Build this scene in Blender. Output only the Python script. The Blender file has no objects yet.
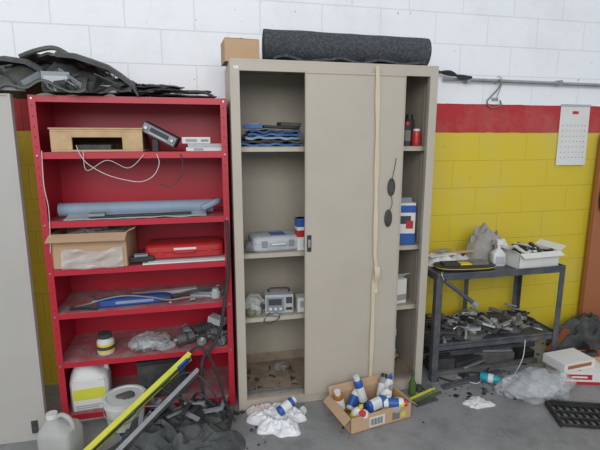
import bpy, math, random
from mathutils import Vector, Matrix, noise
R=math.radians
scn=bpy.context.scene
# ------------------------------------------------------------------ materials
MATS={}
def mat(name,col,rough=.6,metal=0,dirt=.25,dcol=None,dscale=6,bump=.0,bscale=60,alpha=1,trans=0,emit=0):
    if name in MATS: return MATS[name]
    m=bpy.data.materials.new(name);m.use_nodes=True
    nt=m.node_tree;N=nt.nodes;L=nt.links;b=N["Principled BSDF"]
    b.inputs["Roughness"].default_value=rough;b.inputs["Metallic"].default_value=metal
    b.inputs["Alpha"].default_value=alpha
    b.inputs["Transmission Weight"].default_value=trans
    tc=N.new("ShaderNodeTexCoord")
    if dirt>0:
        n=N.new("ShaderNodeTexNoise");n.inputs["Scale"].default_value=dscale;n.inputs["Detail"].default_value=7;n.inputs["Roughness"].default_value=.65
        L.new(tc.outputs["Object"],n.inputs["Vector"])
        r=N.new("ShaderNodeValToRGB");r.color_ramp.elements[0].position=.42;r.color_ramp.elements[1].position=.72
        L.new(n.outputs["Fac"],r.inputs["Fac"])
        mu=N.new("ShaderNodeMath");mu.operation="MULTIPLY";mu.inputs[1].default_value=dirt
        L.new(r.outputs["Color"],mu.inputs[0])
        mx=N.new("ShaderNodeMix");mx.data_type="RGBA"
        mx.inputs["A"].default_value=(*col,1);mx.inputs["B"].default_value=(*(dcol or tuple(c*.35 for c in col)),1)
        L.new(mu.outputs[0],mx.inputs["Factor"]);L.new(mx.outputs["Result"],b.inputs["Base Color"])
    else: b.inputs["Base Color"].default_value=(*col,1)
    if bump>0:
        n2=N.new("ShaderNodeTexNoise");n2.inputs["Scale"].default_value=bscale;n2.inputs["Detail"].default_value=4
        L.new(tc.outputs["Object"],n2.inputs["Vector"])
        bp=N.new("ShaderNodeBump");bp.inputs["Strength"].default_value=bump;bp.inputs["Distance"].default_value=.01
        L.new(n2.outputs["Fac"],bp.inputs["Height"]);L.new(bp.outputs["Normal"],b.inputs["Normal"])
    MATS[name]=m;return m
# ------------------------------------------------------------------ mesh builder
class M:
    def __init__(s): s.v=[];s.f=[];s.mi=[];s.m=[];s.T=Matrix.Identity(4)
    def _mi(s,m):
        if m not in s.m: s.m.append(m)
        return s.m.index(m)
    def add(s,vs,fs,m):
        o=len(s.v);s.v+=[s.T@Vector(v) for v in vs];k=s._mi(m)
        for f in fs: s.f.append([o+i for i in f]);s.mi.append(k)
        return s
    def box(s,x0,x1,y0,y1,z0,z1,m):
        vs=[(x0,y0,z0),(x1,y0,z0),(x1,y1,z0),(x0,y1,z0),(x0,y0,z1),(x1,y0,z1),(x1,y1,z1),(x0,y1,z1)]
        return s.add(vs,[(0,3,2,1),(4,5,6,7),(0,1,5,4),(1,2,6,5),(2,3,7,6),(3,0,4,7)],m)
    def at(s,x=0,y=0,z=0,rx=0,ry=0,rz=0):
        s.T=Matrix.Translation((x,y,z))@Matrix.Rotation(R(rz),4,'Z')@Matrix.Rotation(R(ry),4,'Y')@Matrix.Rotation(R(rx),4,'X');return s
    def id(s): s.T=Matrix.Identity(4);return s
    def loft(s,secs,m,n=24,cap=True):
        vs=[];fs=[]
        for q in secs:
            z,rx,ry,e=q[:4];cx,cy=(q[4],q[5]) if len(q)>4 else (0,0)
            for i in range(n):
                t=2*math.pi*(i+.5)/n;c,sn=math.cos(t),math.sin(t)
                vs.append((cx+rx*math.copysign(abs(c)**(2/e),c),cy+ry*math.copysign(abs(sn)**(2/e),sn),z))
        for k in range(len(secs)-1):
            for i in range(n):
                j=(i+1)%n;fs.append((k*n+i,k*n+j,(k+1)*n+j,(k+1)*n+i))
        if cap: fs.append(tuple(reversed(range(n))));fs.append(tuple((len(secs)-1)*n+i for i in range(n)))
        return s.add(vs,fs,m)
    def cyl(s,p0,p1,r0,m,r1=None,n=20):
        p0,p1=Vector(p0),Vector(p1);d=p1-p0;r1=r0 if r1 is None else r1
        q=d.to_track_quat('Z','Y').to_matrix().to_4x4();old=s.T.copy()
        s.T=old@Matrix.Translation(p0)@q;s.loft([(0,r0,r0,2),(d.length,r1,r1,2)],m,n);s.T=old;return s
    def bar(s,p0,p1,w,t,m,roll=0):
        p0,p1=Vector(p0),Vector(p1);d=p1-p0;q=d.to_track_quat('X','Z').to_matrix().to_4x4();old=s.T.copy()
        s.T=old@Matrix.Translation(p0)@q@Matrix.Rotation(R(roll),4,'X');s.box(0,d.length,-w/2,w/2,-t/2,t/2,m);s.T=old;return s
    def tube(s,pts,r,m,n=8,sub=8,closed=False):
        P=[Vector(p) for p in pts];out=[];k=len(P)
        rng=range(k if closed else k-1)
        for i in rng:
            if closed: a,b,c,d=P[(i-1)%k],P[i],P[(i+1)%k],P[(i+2)%k]
            else: a,b,c,d=P[max(i-1,0)],P[i],P[i+1],P[min(i+2,k-1)]
            for j in range(sub):
                t=j/sub;out.append(.5*((2*b)+(-a+c)*t+(2*a-5*b+4*c-d)*t*t+(-a+3*b-3*c+d)*t**3))
        if not closed: out.append(P[-1])
        vs=[];fs=[];up=Vector((0.13,0.2,1)).normalized();L=len(out);prev=None
        for i,p in enumerate(out):
            t=(out[(i+1)%L if closed else min(i+1,L-1)]-out[(i-1)%L if closed else max(i-1,0)])
            if t.length<1e-9: t=Vector((1,0,0))
            t.normalize()
            if prev is None: prev=t.cross(up).normalized() if abs(t.dot(up))<.99 else t.orthogonal().normalized()
            a=(prev-t*prev.dot(t));a=a.normalized() if a.length>1e-6 else t.orthogonal().normalized();prev=a;bb=t.cross(a)
            for q in range(n):
                an=2*math.pi*q/n;vs.append(tuple(p+a*r*math.cos(an)+bb*r*math.sin(an)))
        for i in range(L if closed else L-1):
            for q in range(n):
                w=(q+1)%n;j=(i+1)%L;fs.append((i*n+q,i*n+w,j*n+w,j*n+q))
        if not closed: fs.append(tuple(reversed(range(n))));fs.append(tuple((L-1)*n+q for q in range(n)))
        return s.add(vs,fs,m)
    def sheet(s,fn,nu,nv,m,th=(0,0,-.004)):
        vs=[];th=Vector(th)
        for j in range(nv+1):
            for i in range(nu+1): vs.append(Vector(fn(i/nu,j/nv)))
        K=len(vs);vs+= [v+th for v in vs];W=nu+1;fs=[]
        for j in range(nv):
            for i in range(nu):
                a=j*W+i;fs.append((a,a+1,a+W+1,a+W));fs.append((K+a,K+a+W,K+a+W+1,K+a+1))
        for i in range(nu):
            fs.append((i,K+i,K+i+1,i+1));a=nv*W+i;fs.append((a,a+1,K+a+1,K+a))
        for j in range(nv):
            a=j*W;fs.append((a,a+W,K+a+W,K+a));a=j*W+nu;fs.append((a,K+a,K+a+W,a+W))
        return s.add(vs,fs,m)
    def heap(s,cx,cy,z0,rx,ry,h,m,seed=0,sc=9,fold=.6,nr=34,na=72,pw=.7,rag=.25):
        vs=[];fs=[]
        for k in range(nr+1):
            r=k/nr
            for i in range(na):
                t=2*math.pi*i/na
                e=1+rag*noise.noise(Vector((math.cos(t)*1.6+seed,math.sin(t)*1.6,seed*.7)))*2
                x=math.cos(t)*r*rx*e;y=math.sin(t)*r*ry*e
                base=max(0,1-r*r)**pw
                w=noise.noise(Vector((x*sc+seed*3,y*sc,seed)));w2=noise.noise(Vector((x*sc*2.3+w*1.5,y*sc*2.3+seed,seed*2)))
                rid=(1-abs(w)*2.6)*.6+(1-abs(w2)*2.6)*.4
                z=h*base*((1-fold)+fold*rid) if k<nr else 0
                vs.append((cx+x,cy+y,z0+max(z,.0015 if k<nr else 0)))
        for k in range(nr):
            for i in range(na):
                j=(i+1)%na;fs.append((k*na+i,(k+1)*na+i,(k+1)*na+j,k*na+j))
        fs.append(tuple(reversed([nr*na+i for i in range(na)])))
        return s.add(vs,fs,m)
    def blob(s,cx,cy,cz,rx,ry,rz,m,seed=0,sc=8,amp=.25,zmin=None,nu=48,nv=28):
        vs=[];fs=[]
        for j in range(nv+1):
            ph=math.pi*j/nv
            for i in range(nu):
                t=2*math.pi*i/nu;d=Vector((math.sin(ph)*math.cos(t),math.sin(ph)*math.sin(t),math.cos(ph)))
                q=Vector((d.x*rx,d.y*ry,d.z*rz))*sc+Vector((seed*5.1,seed,0))
                w=noise.noise(q);w2=noise.noise(q*2.2+Vector((w,w,0)))
                k=1+amp*((1-abs(w)*3)*.6+(1-abs(w2)*3)*.4-.5)
                z=cz+d.z*rz*k
                if zmin is not None: z=max(z,zmin)
                vs.append((cx+d.x*rx*k,cy+d.y*ry*k,z))
        for j in range(nv):
            for i in range(nu):
                k=(i+1)%nu;fs.append((j*nu+i,(j+1)*nu+i,(j+1)*nu+k,j*nu+k))
        return s.add(vs,fs,m)
    def build(s,name,bevel=0,smooth=35):
        s.id();c=Vector((sum(v.x for v in s.v),sum(v.y for v in s.v),0))/len(s.v);c.z=min(v.z for v in s.v)
        me=bpy.data.meshes.new(name);me.from_pydata([tuple(v-c) for v in s.v],[],s.f)
        for m in s.m: me.materials.append(m)
        me.polygons.foreach_set("material_index",s.mi);me.polygons.foreach_set("use_smooth",[True]*len(s.f))
        me.update();me.validate();me.set_sharp_from_angle(angle=R(smooth))
        o=bpy.data.objects.new(name,me);o.location=c;scn.collection.objects.link(o)
        if bevel:
            b=o.modifiers.new("bevel","BEVEL");b.width=bevel;b.segments=2;b.limit_method='ANGLE';b.angle_limit=R(40)
        return o
rnd=random.Random(7)
def U(a,b): return rnd.uniform(a,b)
# palette
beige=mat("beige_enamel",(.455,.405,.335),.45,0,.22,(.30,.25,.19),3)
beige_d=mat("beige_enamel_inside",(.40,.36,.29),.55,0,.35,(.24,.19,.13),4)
beige_dirty=mat("beige_enamel_rusty",(.33,.25,.18),.7,0,.7,(.13,.08,.05),9)
panelg=mat("grey_beige_enamel",(.43,.41,.38),.5,0,.3,(.33,.30,.27),3)
red=mat("red_enamel",(.47,.013,.032),.4,0,.25,(.24,.02,.03),5)
redtop=mat("red_enamel_dusty",(.42,.035,.05),.6,0,.75,(.31,.20,.20),9)
redtop2=mat("red_enamel_very_dusty",(.38,.10,.11),.75,0,.95,(.33,.28,.27),11)
black=mat("black_plastic",(.018,.018,.02),.5,0,.3,(.09,.085,.08),12)
blk2=mat("black_dusty",(.035,.035,.037),.75,0,.6,(.12,.115,.11),10)
rubber=mat("rubber_black",(.022,.023,.026),.6,0,.2,(.08,.08,.08),20)
steel=mat("steel",(.42,.43,.44),.35,.8,.4,(.2,.17,.14),14)
tblmat=mat("bench_paint",(.06,.07,.085),.5,.1,.6,(.20,.16,.14),12)
cardb=mat("cardboard",(.50,.33,.20),.85,0,.25,(.36,.22,.12),7)
cardin=mat("cardboard_inner",(.36,.23,.13),.9,0,.2)
white=mat("white_plastic",(.66,.66,.64),.45,0,.3,(.4,.38,.34),10)
offw=mat("offwhite_paper",(.70,.69,.66),.8,0,.2,(.45,.43,.38),8)
greyp=mat("grey_plastic",(.24,.26,.28),.5,0,.4,(.14,.13,.12),10)
lgrey=mat("light_grey_plastic",(.44,.46,.48),.5,0,.35,(.25,.24,.23),10)
blue=mat("blue_plastic",(.02,.07,.28),.35,0,.2)
tarpb=mat("blue_tarp",(.03,.13,.36),.6,0,.35,(.06,.09,.13))
dblue=mat("navy_tarp",(.03,.06,.14),.7,0,.3,(.08,.09,.1))
bluep=mat("pale_blue_foam",(.25,.33,.42),.6,0,.4,(.18,.2,.22),8)
yel=mat("yellow_paint",(.72,.54,.04),.45,0,.25,(.4,.3,.1),14)
ylime=mat("lime_paint",(.62,.62,.06),.45,0,.3)
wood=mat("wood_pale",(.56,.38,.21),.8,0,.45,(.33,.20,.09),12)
woodin=mat("wood_dark_inside_shade",(.12,.075,.04),.9,0,.3)  # crate inside: shade painted into the wood colour; also serves dark offcuts
clear=mat("clear_plastic_film",(.75,.77,.79),.12,0,0,alpha=.24)
clearb=mat("cloudy_plastic",(.52,.52,.49),.25,0,.3,(.35,.33,.3),7,alpha=.72)
cyan=mat("cyan_plastic",(.02,.30,.38),.35,0,.1)
amber=mat("amber_plastic",(.35,.13,.02),.3,0,.2)
redp=mat("red_plastic",(.46,.025,.025),.35,0,.2)
pink=mat("pink_rag",(.56,.47,.46),.95,0,.3,bump=.4)
ragw=mat("white_rag",(.66,.66,.65),.9,0,.2,bump=.4)
bagw=mat("white_bag_film",(.74,.74,.75),.3,0,.2,(.5,.5,.5))
cloth=mat("dark_cloth",(.05,.055,.055),.9,0,.6,(.16,.16,.15),7,bump=.5,bscale=120)
greyc=mat("grey_cloth",(.21,.20,.185),.9,0,.5,(.1,.095,.09),9,bump=.5,bscale=150)
canvas=mat("light_canvas",(.36,.34,.31),.9,0,.5,(.2,.19,.17),9,bump=.5,bscale=150)
green=mat("green_glass",(.07,.12,.03),.25,0,.2)
tape=mat("masking_tape",(.58,.50,.34),.7,0,.15)
ragcol=mat("scrap_grey",(.15,.145,.14),.7,.2,.6,(.06,.055,.05),15)
ink=mat("printed_ink",(.05,.05,.06),.7,0,0)
inkl=mat("printed_ink_light",(.33,.33,.35),.7,0,0)
bluel=mat("printed_blue",(.02,.09,.34),.45,0,0)
orng=mat("orange_board",(.38,.13,.05),.6,0,.35,(.28,.12,.05),4)
olive=mat("olive_shell",(.085,.088,.072),.5,0,.7,(.025,.025,.025),6)
rustb=mat("rust_box",(.28,.08,.04),.7,0,.4)
carpet=mat("carpet_charcoal",(.050,.055,.062),.95,0,.7,(.15,.16,.17),70,bump=1,bscale=160)
# ------------------------------------------------------------------ room
def wall_material():
    m=bpy.data.materials.new("painted_block_wall");m.use_nodes=True;nt=m.node_tree;N=nt.nodes;L=nt.links;b=N["Principled BSDF"]
    g=N.new("ShaderNodeNewGeometry");sx=N.new("ShaderNodeSeparateXYZ");L.new(g.outputs["Position"],sx.inputs[0])
    nz=N.new("ShaderNodeTexNoise");nz.inputs["Scale"].default_value=9;L.new(g.outputs["Position"],nz.inputs["Vector"])
    w=N.new("ShaderNodeMath");w.operation="MULTIPLY_ADD";w.inputs[1].default_value=.012;L.new(nz.outputs["Fac"],w.inputs[0]);L.new(sx.outputs["Z"],w.inputs[2])
    def gt(v):
        a=N.new("ShaderNodeMath");a.operation="GREATER_THAN";a.inputs[1].default_value=v;L.new(w.outputs[0],a.inputs[0]);return a
    n2=N.new("ShaderNodeTexNoise");n2.inputs["Scale"].default_value=2.2;n2.inputs["Detail"].default_value=8;n2.inputs["Roughness"].default_value=.7
    L.new(g.outputs["Position"],n2.inputs["Vector"])
    def mix(f,a,bb):
        x=N.new("ShaderNodeMix");x.data_type="RGBA"
        if hasattr(f,'links'): L.new(f,x.inputs["Factor"])
        for k,v in(("A",a),("B",bb)):
            if isinstance(v,tuple): x.inputs[k].default_value=(*v,1)
            else: L.new(v,x.inputs[k])
        return x.outputs["Result"]
    c=mix(gt(1.63).outputs[0],(.66,.50,.03),(.44,.016,.022))
    c=mix(gt(1.83).outputs[0],c,(.84,.85,.87))
    rp=N.new("ShaderNodeValToRGB");rp.color_ramp.elements[0].position=.5;rp.color_ramp.elements[1].position=.85
    L.new(n2.outputs["Fac"],rp.inputs["Fac"])
    mm=N.new("ShaderNodeMath");mm.operation="MULTIPLY";mm.inputs[1].default_value=.35;L.new(rp.outputs["Color"],mm.inputs[0])
    c=mix(mm.outputs[0],c,(.45,.42,.33))
    n3=N.new("ShaderNodeTexNoise");n3.inputs["Scale"].default_value=26;n3.inputs["Detail"].default_value=3;L.new(g.outputs["Position"],n3.inputs["Vector"])
    r3=N.new("ShaderNodeValToRGB");r3.color_ramp.elements[0].position=.71;r3.color_ramp.elements[1].position=.76;L.new(n3.outputs["Fac"],r3.inputs["Fac"])
    c=mix(r3.outputs["Color"],c,(.30,.26,.2))
    cb=N.new("ShaderNodeCombineXYZ");L.new(sx.outputs["X"],cb.inputs[0])
    zo=N.new("ShaderNodeMath");zo.operation="SUBTRACT";zo.inputs[1].default_value=.02;L.new(sx.outputs["Z"],zo.inputs[0]);L.new(zo.outputs[0],cb.inputs[1])
    br=N.new("ShaderNodeTexBrick");L.new(cb.outputs[0],br.inputs["Vector"]);br.inputs["Scale"].default_value=1
    br.inputs["Brick Width"].default_value=.4;br.inputs["Row Height"].default_value=.2;br.inputs["Mortar Size"].default_value=.005;br.inputs["Mortar Smooth"].default_value=.8
    br.inputs["Color1"].default_value=(1,1,1,1);br.inputs["Color2"].default_value=(1,1,1,1);br.inputs["Mortar"].default_value=(0,0,0,1)
    c2=N.new("ShaderNodeMix");c2.data_type="RGBA";c2.blend_type="MULTIPLY";c2.inputs["Factor"].default_value=1
    md=N.new("ShaderNodeMapRange");md.inputs["To Min"].default_value=.90;L.new(br.outputs["Color"],md.inputs["Value"])
    L.new(c,c2.inputs["A"]);L.new(md.outputs[0],c2.inputs["B"]);L.new(c2.outputs["Result"],b.inputs["Base Color"])
    bp=N.new("ShaderNodeBump");bp.inputs["Distance"].default_value=.003;bp.inputs["Strength"].default_value=.6
    n4=N.new("ShaderNodeTexNoise");n4.inputs["Scale"].default_value=70;L.new(g.outputs["Position"],n4.inputs["Vector"])
    ad=N.new("ShaderNodeMath");ad.operation="MULTIPLY_ADD";ad.inputs[1].default_value=.3;L.new(n4.outputs["Fac"],ad.inputs[0]);L.new(br.outputs["Color"],ad.inputs[2])
    L.new(ad.outputs[0],bp.inputs["Height"]);L.new(bp.outputs["Normal"],b.inputs["Normal"]);b.inputs["Roughness"].default_value=.55
    return m
def floor_material():
    m=bpy.data.materials.new("stained_concrete");m.use_nodes=True;nt=m.node_tree;N=nt.nodes;L=nt.links;b=N["Principled BSDF"]
    g=N.new("ShaderNodeNewGeometry")
    def nz(s,d,p0,p1,c0,c1):
        n=N.new("ShaderNodeTexNoise");n.inputs["Scale"].default_value=s;n.inputs["Detail"].default_value=d;n.inputs["Roughness"].default_value=.7
        L.new(g.outputs["Position"],n.inputs["Vector"]);r=N.new("ShaderNodeValToRGB");r.color_ramp.elements[0].position=p0;r.color_ramp.elements[1].position=p1
        r.color_ramp.elements[0].color=(*c0,1);r.color_ramp.elements[1].color=(*c1,1);L.new(n.outputs["Fac"],r.inputs["Fac"]);return r.outputs["Color"]
    a=nz(2.5,9,.32,.68,(.185,.183,.182),(.30,.296,.293));d=nz(30,4,.62,.7,(1,1,1),(.5,.5,.5));e=nz(7,6,.5,.7,(1,1,1),(.66,.66,.66))
    x=N.new("ShaderNodeMix");x.data_type="RGBA";x.blend_type="MULTIPLY";x.inputs["Factor"].default_value=1;L.new(a,x.inputs["A"]);L.new(d,x.inputs["B"])
    y=N.new("ShaderNodeMix");y.data_type="RGBA";y.blend_type="MULTIPLY";y.inputs["Factor"].default_value=.8;L.new(x.outputs["Result"],y.inputs["A"]);L.new(e,y.inputs["B"])
    L.new(y.outputs["Result"],b.inputs["Base Color"]);b.inputs["Roughness"].default_value=.6
    n=N.new("ShaderNodeTexNoise");n.inputs["Scale"].default_value=50;n.inputs["Detail"].default_value=6;L.new(g.outputs["Position"],n.inputs["Vector"])
    bp=N.new("ShaderNodeBump");bp.inputs["Strength"].default_value=.4;bp.inputs["Distance"].default_value=.004;L.new(n.outputs["Fac"],bp.inputs["Height"]);L.new(bp.outputs["Normal"],b.inputs["Normal"])
    return m
wm=wall_material()
M().box(-5,6,0,.2,0,3.6,wm).build("wall_back")
M().box(-5,6,-7,.2,-.1,0,floor_material()).build("floor")
# ------------------------------------------------------------------ sliding door cabinet
def cabinet():
    m=M();x0,x1,y0,y1,H=.165,1.335,-.55,-.10,1.98
    m.box(x0,x0+.012,y0,y1,0,H,beige).box(x1-.012,x1,y0,y1,0,H,beige)
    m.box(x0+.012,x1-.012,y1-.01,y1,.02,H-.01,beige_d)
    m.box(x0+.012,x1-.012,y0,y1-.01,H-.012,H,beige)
    m.box(x0+.012,x0+.048,y0,y0+.03,0,H-.012,beige).box(x1-.048,x1-.012,y0,y0+.03,0,H-.012,beige)
    m.box(x0+.048,x1-.048,y0,y0+.02,H-.058,H-.012,beige)
    m.box(x0+.048,x1-.048,y0,y0+.02,0,.055,beige)
    m.box(x0+.012,x1-.012,y0+.02,y1-.01,.055,.065,beige_dirty)
    m.box(x0+.013,x1-.013,y1-.0115,y1-.0101,.065,.13,beige_dirty)
    for sx in (x0+.014,x1-.016):
        for yy in (-.43,-.16):
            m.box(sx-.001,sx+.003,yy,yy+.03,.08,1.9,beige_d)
            k=.12
            while k<1.88: m.box(sx-.003,sx+.005,yy+.013,yy+.017,k,k+.012,beige_dirty);k+=.05
    for z in (1.535,.93,.54):
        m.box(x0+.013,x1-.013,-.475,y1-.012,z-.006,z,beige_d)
        m.box(x0+.013,x1-.013,-.475,-.470,z-.028,z-.006,beige)
    m.box(x0+.048,x1-.048,y0+.022,y0+.024,.055,.075,steel).box(x0+.048,x1-.048,y0+.05,y0+.052,.066,.085,steel)
    m.box(x0+.018,x0+.045,y0-.0008,y0,H-.05,H-.035,offw)
    return m.build("sliding_door_cabinet",.002)
cab=cabinet()
def part(o,p):
    o.parent=p;o.matrix_parent_inverse=Matrix.Translation(-p.location)
m=M();m.box(.556,1.128,-.572,-.554,.062,1.925,beige)
m.box(.556,.562,-.576,-.572,.062,1.925,beige).box(1.122,1.128,-.576,-.572,.062,1.925,beige)
m.box(.568,.592,-.577,-.572,.95,1.045,black).box(.573,.587,-.579,-.576,.975,1.02,steel)
m.box(.563,1.12,-.577,-.572,1.915,1.925,beige)
for z,xx in((1.305,1.062),(1.125,1.05)):
    m.at(xx,-.573,z,rx=90).loft([(0,.022,.05,2),(.006,.024,.052,2),(.012,.018,.044,2),(.016,.006,.02,2)],blk2,28)
m.id();m.tube([(1.062,-.585,1.35),(1.075,-.585,1.42),(1.085,-.58,1.47)],.002,blk2)
m.tube([(1.062,-.582,1.26),(1.068,-.584,1.21),(1.055,-.582,1.17)],.002,blk2)
d1=m.build("sliding_door_front",.002);part(d1,cab)
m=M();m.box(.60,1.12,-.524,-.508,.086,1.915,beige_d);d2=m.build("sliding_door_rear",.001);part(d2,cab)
m=M()
def tp(u,v):
    z=1.965-1.9*v;x=.955+.01*math.sin(v*3.1)+(u-.5)*(.020+.008*math.sin(v*17)**2)+.012*v
    if 1.965-z<.03: return (x,-.581,z)
    y=-.582-.006*abs(math.sin(v*9))
    if .56<v<.64: x+=.012*math.sin((v-.56)/.08*math.pi)
    return (x,y,z)
m.sheet(tp,2,70,tape,(0,.0015,0))
m.at(.985,-.592,.84).sheet(lambda u,v:((u-.5)*.035*(1-.4*v),-.012*math.sin(v*6),-.16*v),3,10,tape,(0,.002,0))
m.build("masking_tape_strip")
# ------------------------------------------------------------------ carpet roll and carton on cabinet
m=M()
a,b=Vector((.37,-.33,2.098)),Vector((1.345,-.36,2.083))
ax=(b-a).normalized();s1=ax.cross(Vector((0,0,1))).normalized();s2=s1.cross(ax)
NU=30;NV=230;vs=[];fs=[]
for off in (0,-.0085):
    for j in range(NV+1):
        t=j/NV*2*math.pi*4.6;r=.088-.0125*(t/(2*math.pi))+off
        for i in range(NU+1):
            u=i/NU;rr=r+.004*noise.noise(Vector((u*7,t,1)))
            vs.append(a+(b-a)*u+(s1*math.cos(t+3.9)+s2*math.sin(t+3.9))*rr)
W=NU+1;K=W*(NV+1)
for j in range(NV):
    for i in range(NU):
        q=j*W+i;fs.append((q,q+1,q+W+1,q+W));fs.append((K+q,K+q+W,K+q+W+1,K+q+1))
    for i,fl in((0,0),(NU,1)):
        q=j*W+i;fs.append((q,q+W,K+q+W,K+q))
for i in range(NU):
    fs.append((i,i+1,K+i+1,K+i));q=NV*W+i;fs.append((q,q+1,K+q+1,K+q))
m.add(vs,fs,carpet)
m.sheet(lambda u,v:(.40+.86*u,-.53+.40*v,2.0+.006*math.sin(u*20)+(.014*noise.noise(Vector((u*8,v*3,0))))),40,10,carpet,(0,0,-.012))
m.build("rolled_carpet")
m=M();m.at(.235,-.36,1.981,rz=4)
m.box(-.09,.09,-.08,.08,0,.003,cardin)
m.box(-.09,.09,-.083,-.08,0,.115,cardb).box(-.09,.09,.08,.083,0,.115,cardb).box(-.093,-.09,-.083,.083,0,.115,cardb).box(.09,.093,-.083,.083,0,.115,cardb)
m.box(-.09,-.005,-.083,.083,.116,.119,cardb).box(-.002,.09,-.083,.083,.116,.119,cardb);m.box(-.012,.006,-.085,.085,.1195,.121,tape)
m.build("cardboard_carton")
# ------------------------------------------------------------------ cabinet contents
m=M()
for k in range(5):
    z=1.538+k*.018;c=[tarpb,blk2,bluep,tarpb,dblue][k];x0=.20+.02*k;x1=.57-.012*(k%3)
    m.sheet(lambda u,v,z=z,x0=x0,x1=x1,k=k:(x0+(x1-x0)*u+.006*math.sin(v*7+k),-.455+.25*v+.014*math.sin(u*9+k*2),z+.013+.012*noise.noise(Vector((u*6+k,v*4,k)))),26,8,c,(0,0,-.012))
m.build("folded_tarps",0)
m=M();m.at(.46,-.40,1.634,rz=8,ry=2)
m.box(-.12,.09,-.05,.05,0,.014,black).box(-.02,.10,-.045,.04,.0145,.035,blk2);m.at(.30,-.41,1.634,rz=-12).box(-.06,.05,-.03,.03,0,.02,tarpb).box(-.03,.03,-.031,.031,.02,.026,greyp);m.build("instruction_binders",.002)
m=M();m.at(.415,-.36,.9315,rz=4)
m.loft([(0,.14,.09,6),(.012,.15,.10,6),(.045,.15,.10,6),(.048,.146,.096,6),(.051,.15,.10,6),(.078,.148,.097,6),(.088,.135,.085,6)],lgrey,40)
for xx in(-.08,.08): m.box(xx-.015,xx+.015,-.108,-.098,.03,.065,greyp)
m.tube([(-.04,-.1,.05),(-.035,-.125,.05),(.035,-.125,.05),(.04,-.1,.05)],.006,white)
m.box(-.03,.06,-.05,.04,.088,.09,bluel);m.build("power_tool_case",.001)
m=M();m.at(.27,-.40,.9315,rz=-8);m.loft([(0,.035,.035,3),(.03,.04,.035,3),(.055,.02,.02,2)],greyc,20);m.cyl((-.05,-.03,.01),(.02,-.05,.012),.008,steel);m.build("dust_mask")
m=M();m.at(.60,-.43,.9315,rz=3);m.box(-.065,.055,-.03,.03,0,.19,offw).box(-.066,.056,-.032,.032,.14,.19,bluel).box(-.066,.056,-.0325,.0325,.08,.12,redp).box(-.03,.03,-.033,-.031,.02,.06,inkl);m.build("parts_box",.001)
m=M();m.at(.435,-.385,.5415,rz=-6);m.box(-.085,.085,-.05,.05,0,.115,lgrey).box(-.078,.03,-.053,-.05,.01,.1,greyp)
m.box(-.065,.015,-.055,-.053,.05,.09,ink)
for k in range(3): m.box(-.06+.03*k,-.045+.03*k,-.057,-.053,.02,.035,offw)
m.box(.04,.078,-.053,-.05,.06,.1,ink).box(.04,.078,-.056,-.05,.02,.035,black)
m.tube([(-.06,0,.115),(-.055,0,.14),(.055,0,.14),(.06,0,.115)],.005,black);m.build("portable_radio",.003)
m=M();m.blob(.285,-.38,.585,.075,.07,.065,clearb,2,12,.3,.5415);m.blob(.26,-.44,.565,.03,.03,.024,mat("olive_lump",(.2,.2,.12)),3,16,.2,.5415);m.blob(.31,-.41,.58,.035,.03,.03,blk2,5,16,.2,.5415);m.build("plastic_bag_of_parts")
m=M();m.tube([(.37,-.46,.56),(.33,-.48,.52),(.36,-.485,.50),(.42,-.483,.53),(.40,-.465,.56)],.003,blk2);m.blob(.40,-.487,.555,.022,.018,.013,greyp,4,14,.3,.5415);m.build("power_cable_coil")
m=M();m.at(.575,-.41,.5415);m.box(-.035,.035,-.04,.04,0,.09,white).box(-.02,.03,-.042,-.04,.03,.07,inkl);m.build("switch_box",.002)
def can(m,x,y,z,r,h,body,cap,lab=None,rx=0,ry=0,rz=0):
    m.at(x,y,z,rx,ry,rz);m.loft([(0,r*.96,r*.96,2),(.004,r,r,2),(h*.8,r,r,2),(h*.84,r*.92,r*.92,2),(h*.88,r*.6,r*.6,2)],body,22)
    m.loft([(h*.86,r*.72,r*.72,2),(h,r*.7,r*.7,2)],cap,20)
    if lab: m.loft([(h*.2,r*1.01,r*1.01,2),(h*.65,r*1.01,r*1.01,2)],lab,22)
    m.id()
def squirt(m,x,y,z,r,h,body,cap,lab=None,rx=0,ry=0,rz=0):
    # oval shouldered bottle with narrow nozzle
    m.at(x,y,z,rx,ry,rz);m.loft([(0,r*1.1,r*.75,3),(.004,r*1.2,r*.8,3),(h*.6,r*1.2,r*.8,3),(h*.74,r*.8,r*.6,2.4),(h*.80,r*.4,r*.4,2)],body,24)
    m.loft([(h*.79,r*.48,r*.48,2),(h*.9,r*.45,r*.45,2),(h*.92,r*.2,r*.2,2),(h,r*.14,r*.14,2)],cap,18)
    if lab: m.loft([(h*.12,r*1.215,r*.815,3),(h*.5,r*1.215,r*.815,3)],lab,24)
    m.id()
for (x,y,r,h,c1,c2,l) in [(1.165,-.44,.022,.17,bluel,blk2,offw),(1.215,-.43,.024,.14,blk2,redp,greyc),(1.272,-.44,.028,.10,redp,white,redp),(1.20,-.35,.03,.22,offw,blk2,bluel),(1.275,-.33,.03,.19,blk2,black,None),(1.235,-.27,.03,.24,greyp,black,blk2)]:
    m=M();can(m,x,y,1.5365,r,h,c1,c2,l);m.build("spray_can")
m=M();m.at(1.232,-.405,.9315,rz=-10);m.box(-.062,.058,-.05,.05,0,.26,offw).box(-.063,.059,-.051,.051,.0,.07,bluel).box(-.063,.059,-.051,.051,.20,.245,bluel).box(-.04,.03,-.052,-.05,.13,.18,ink).box(.0,.045,-.0525,-.05,.10,.15,redp).box(-.03,.04,-.02,.03,.26,.29,greyp);m.build("product_box",.001)
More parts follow.
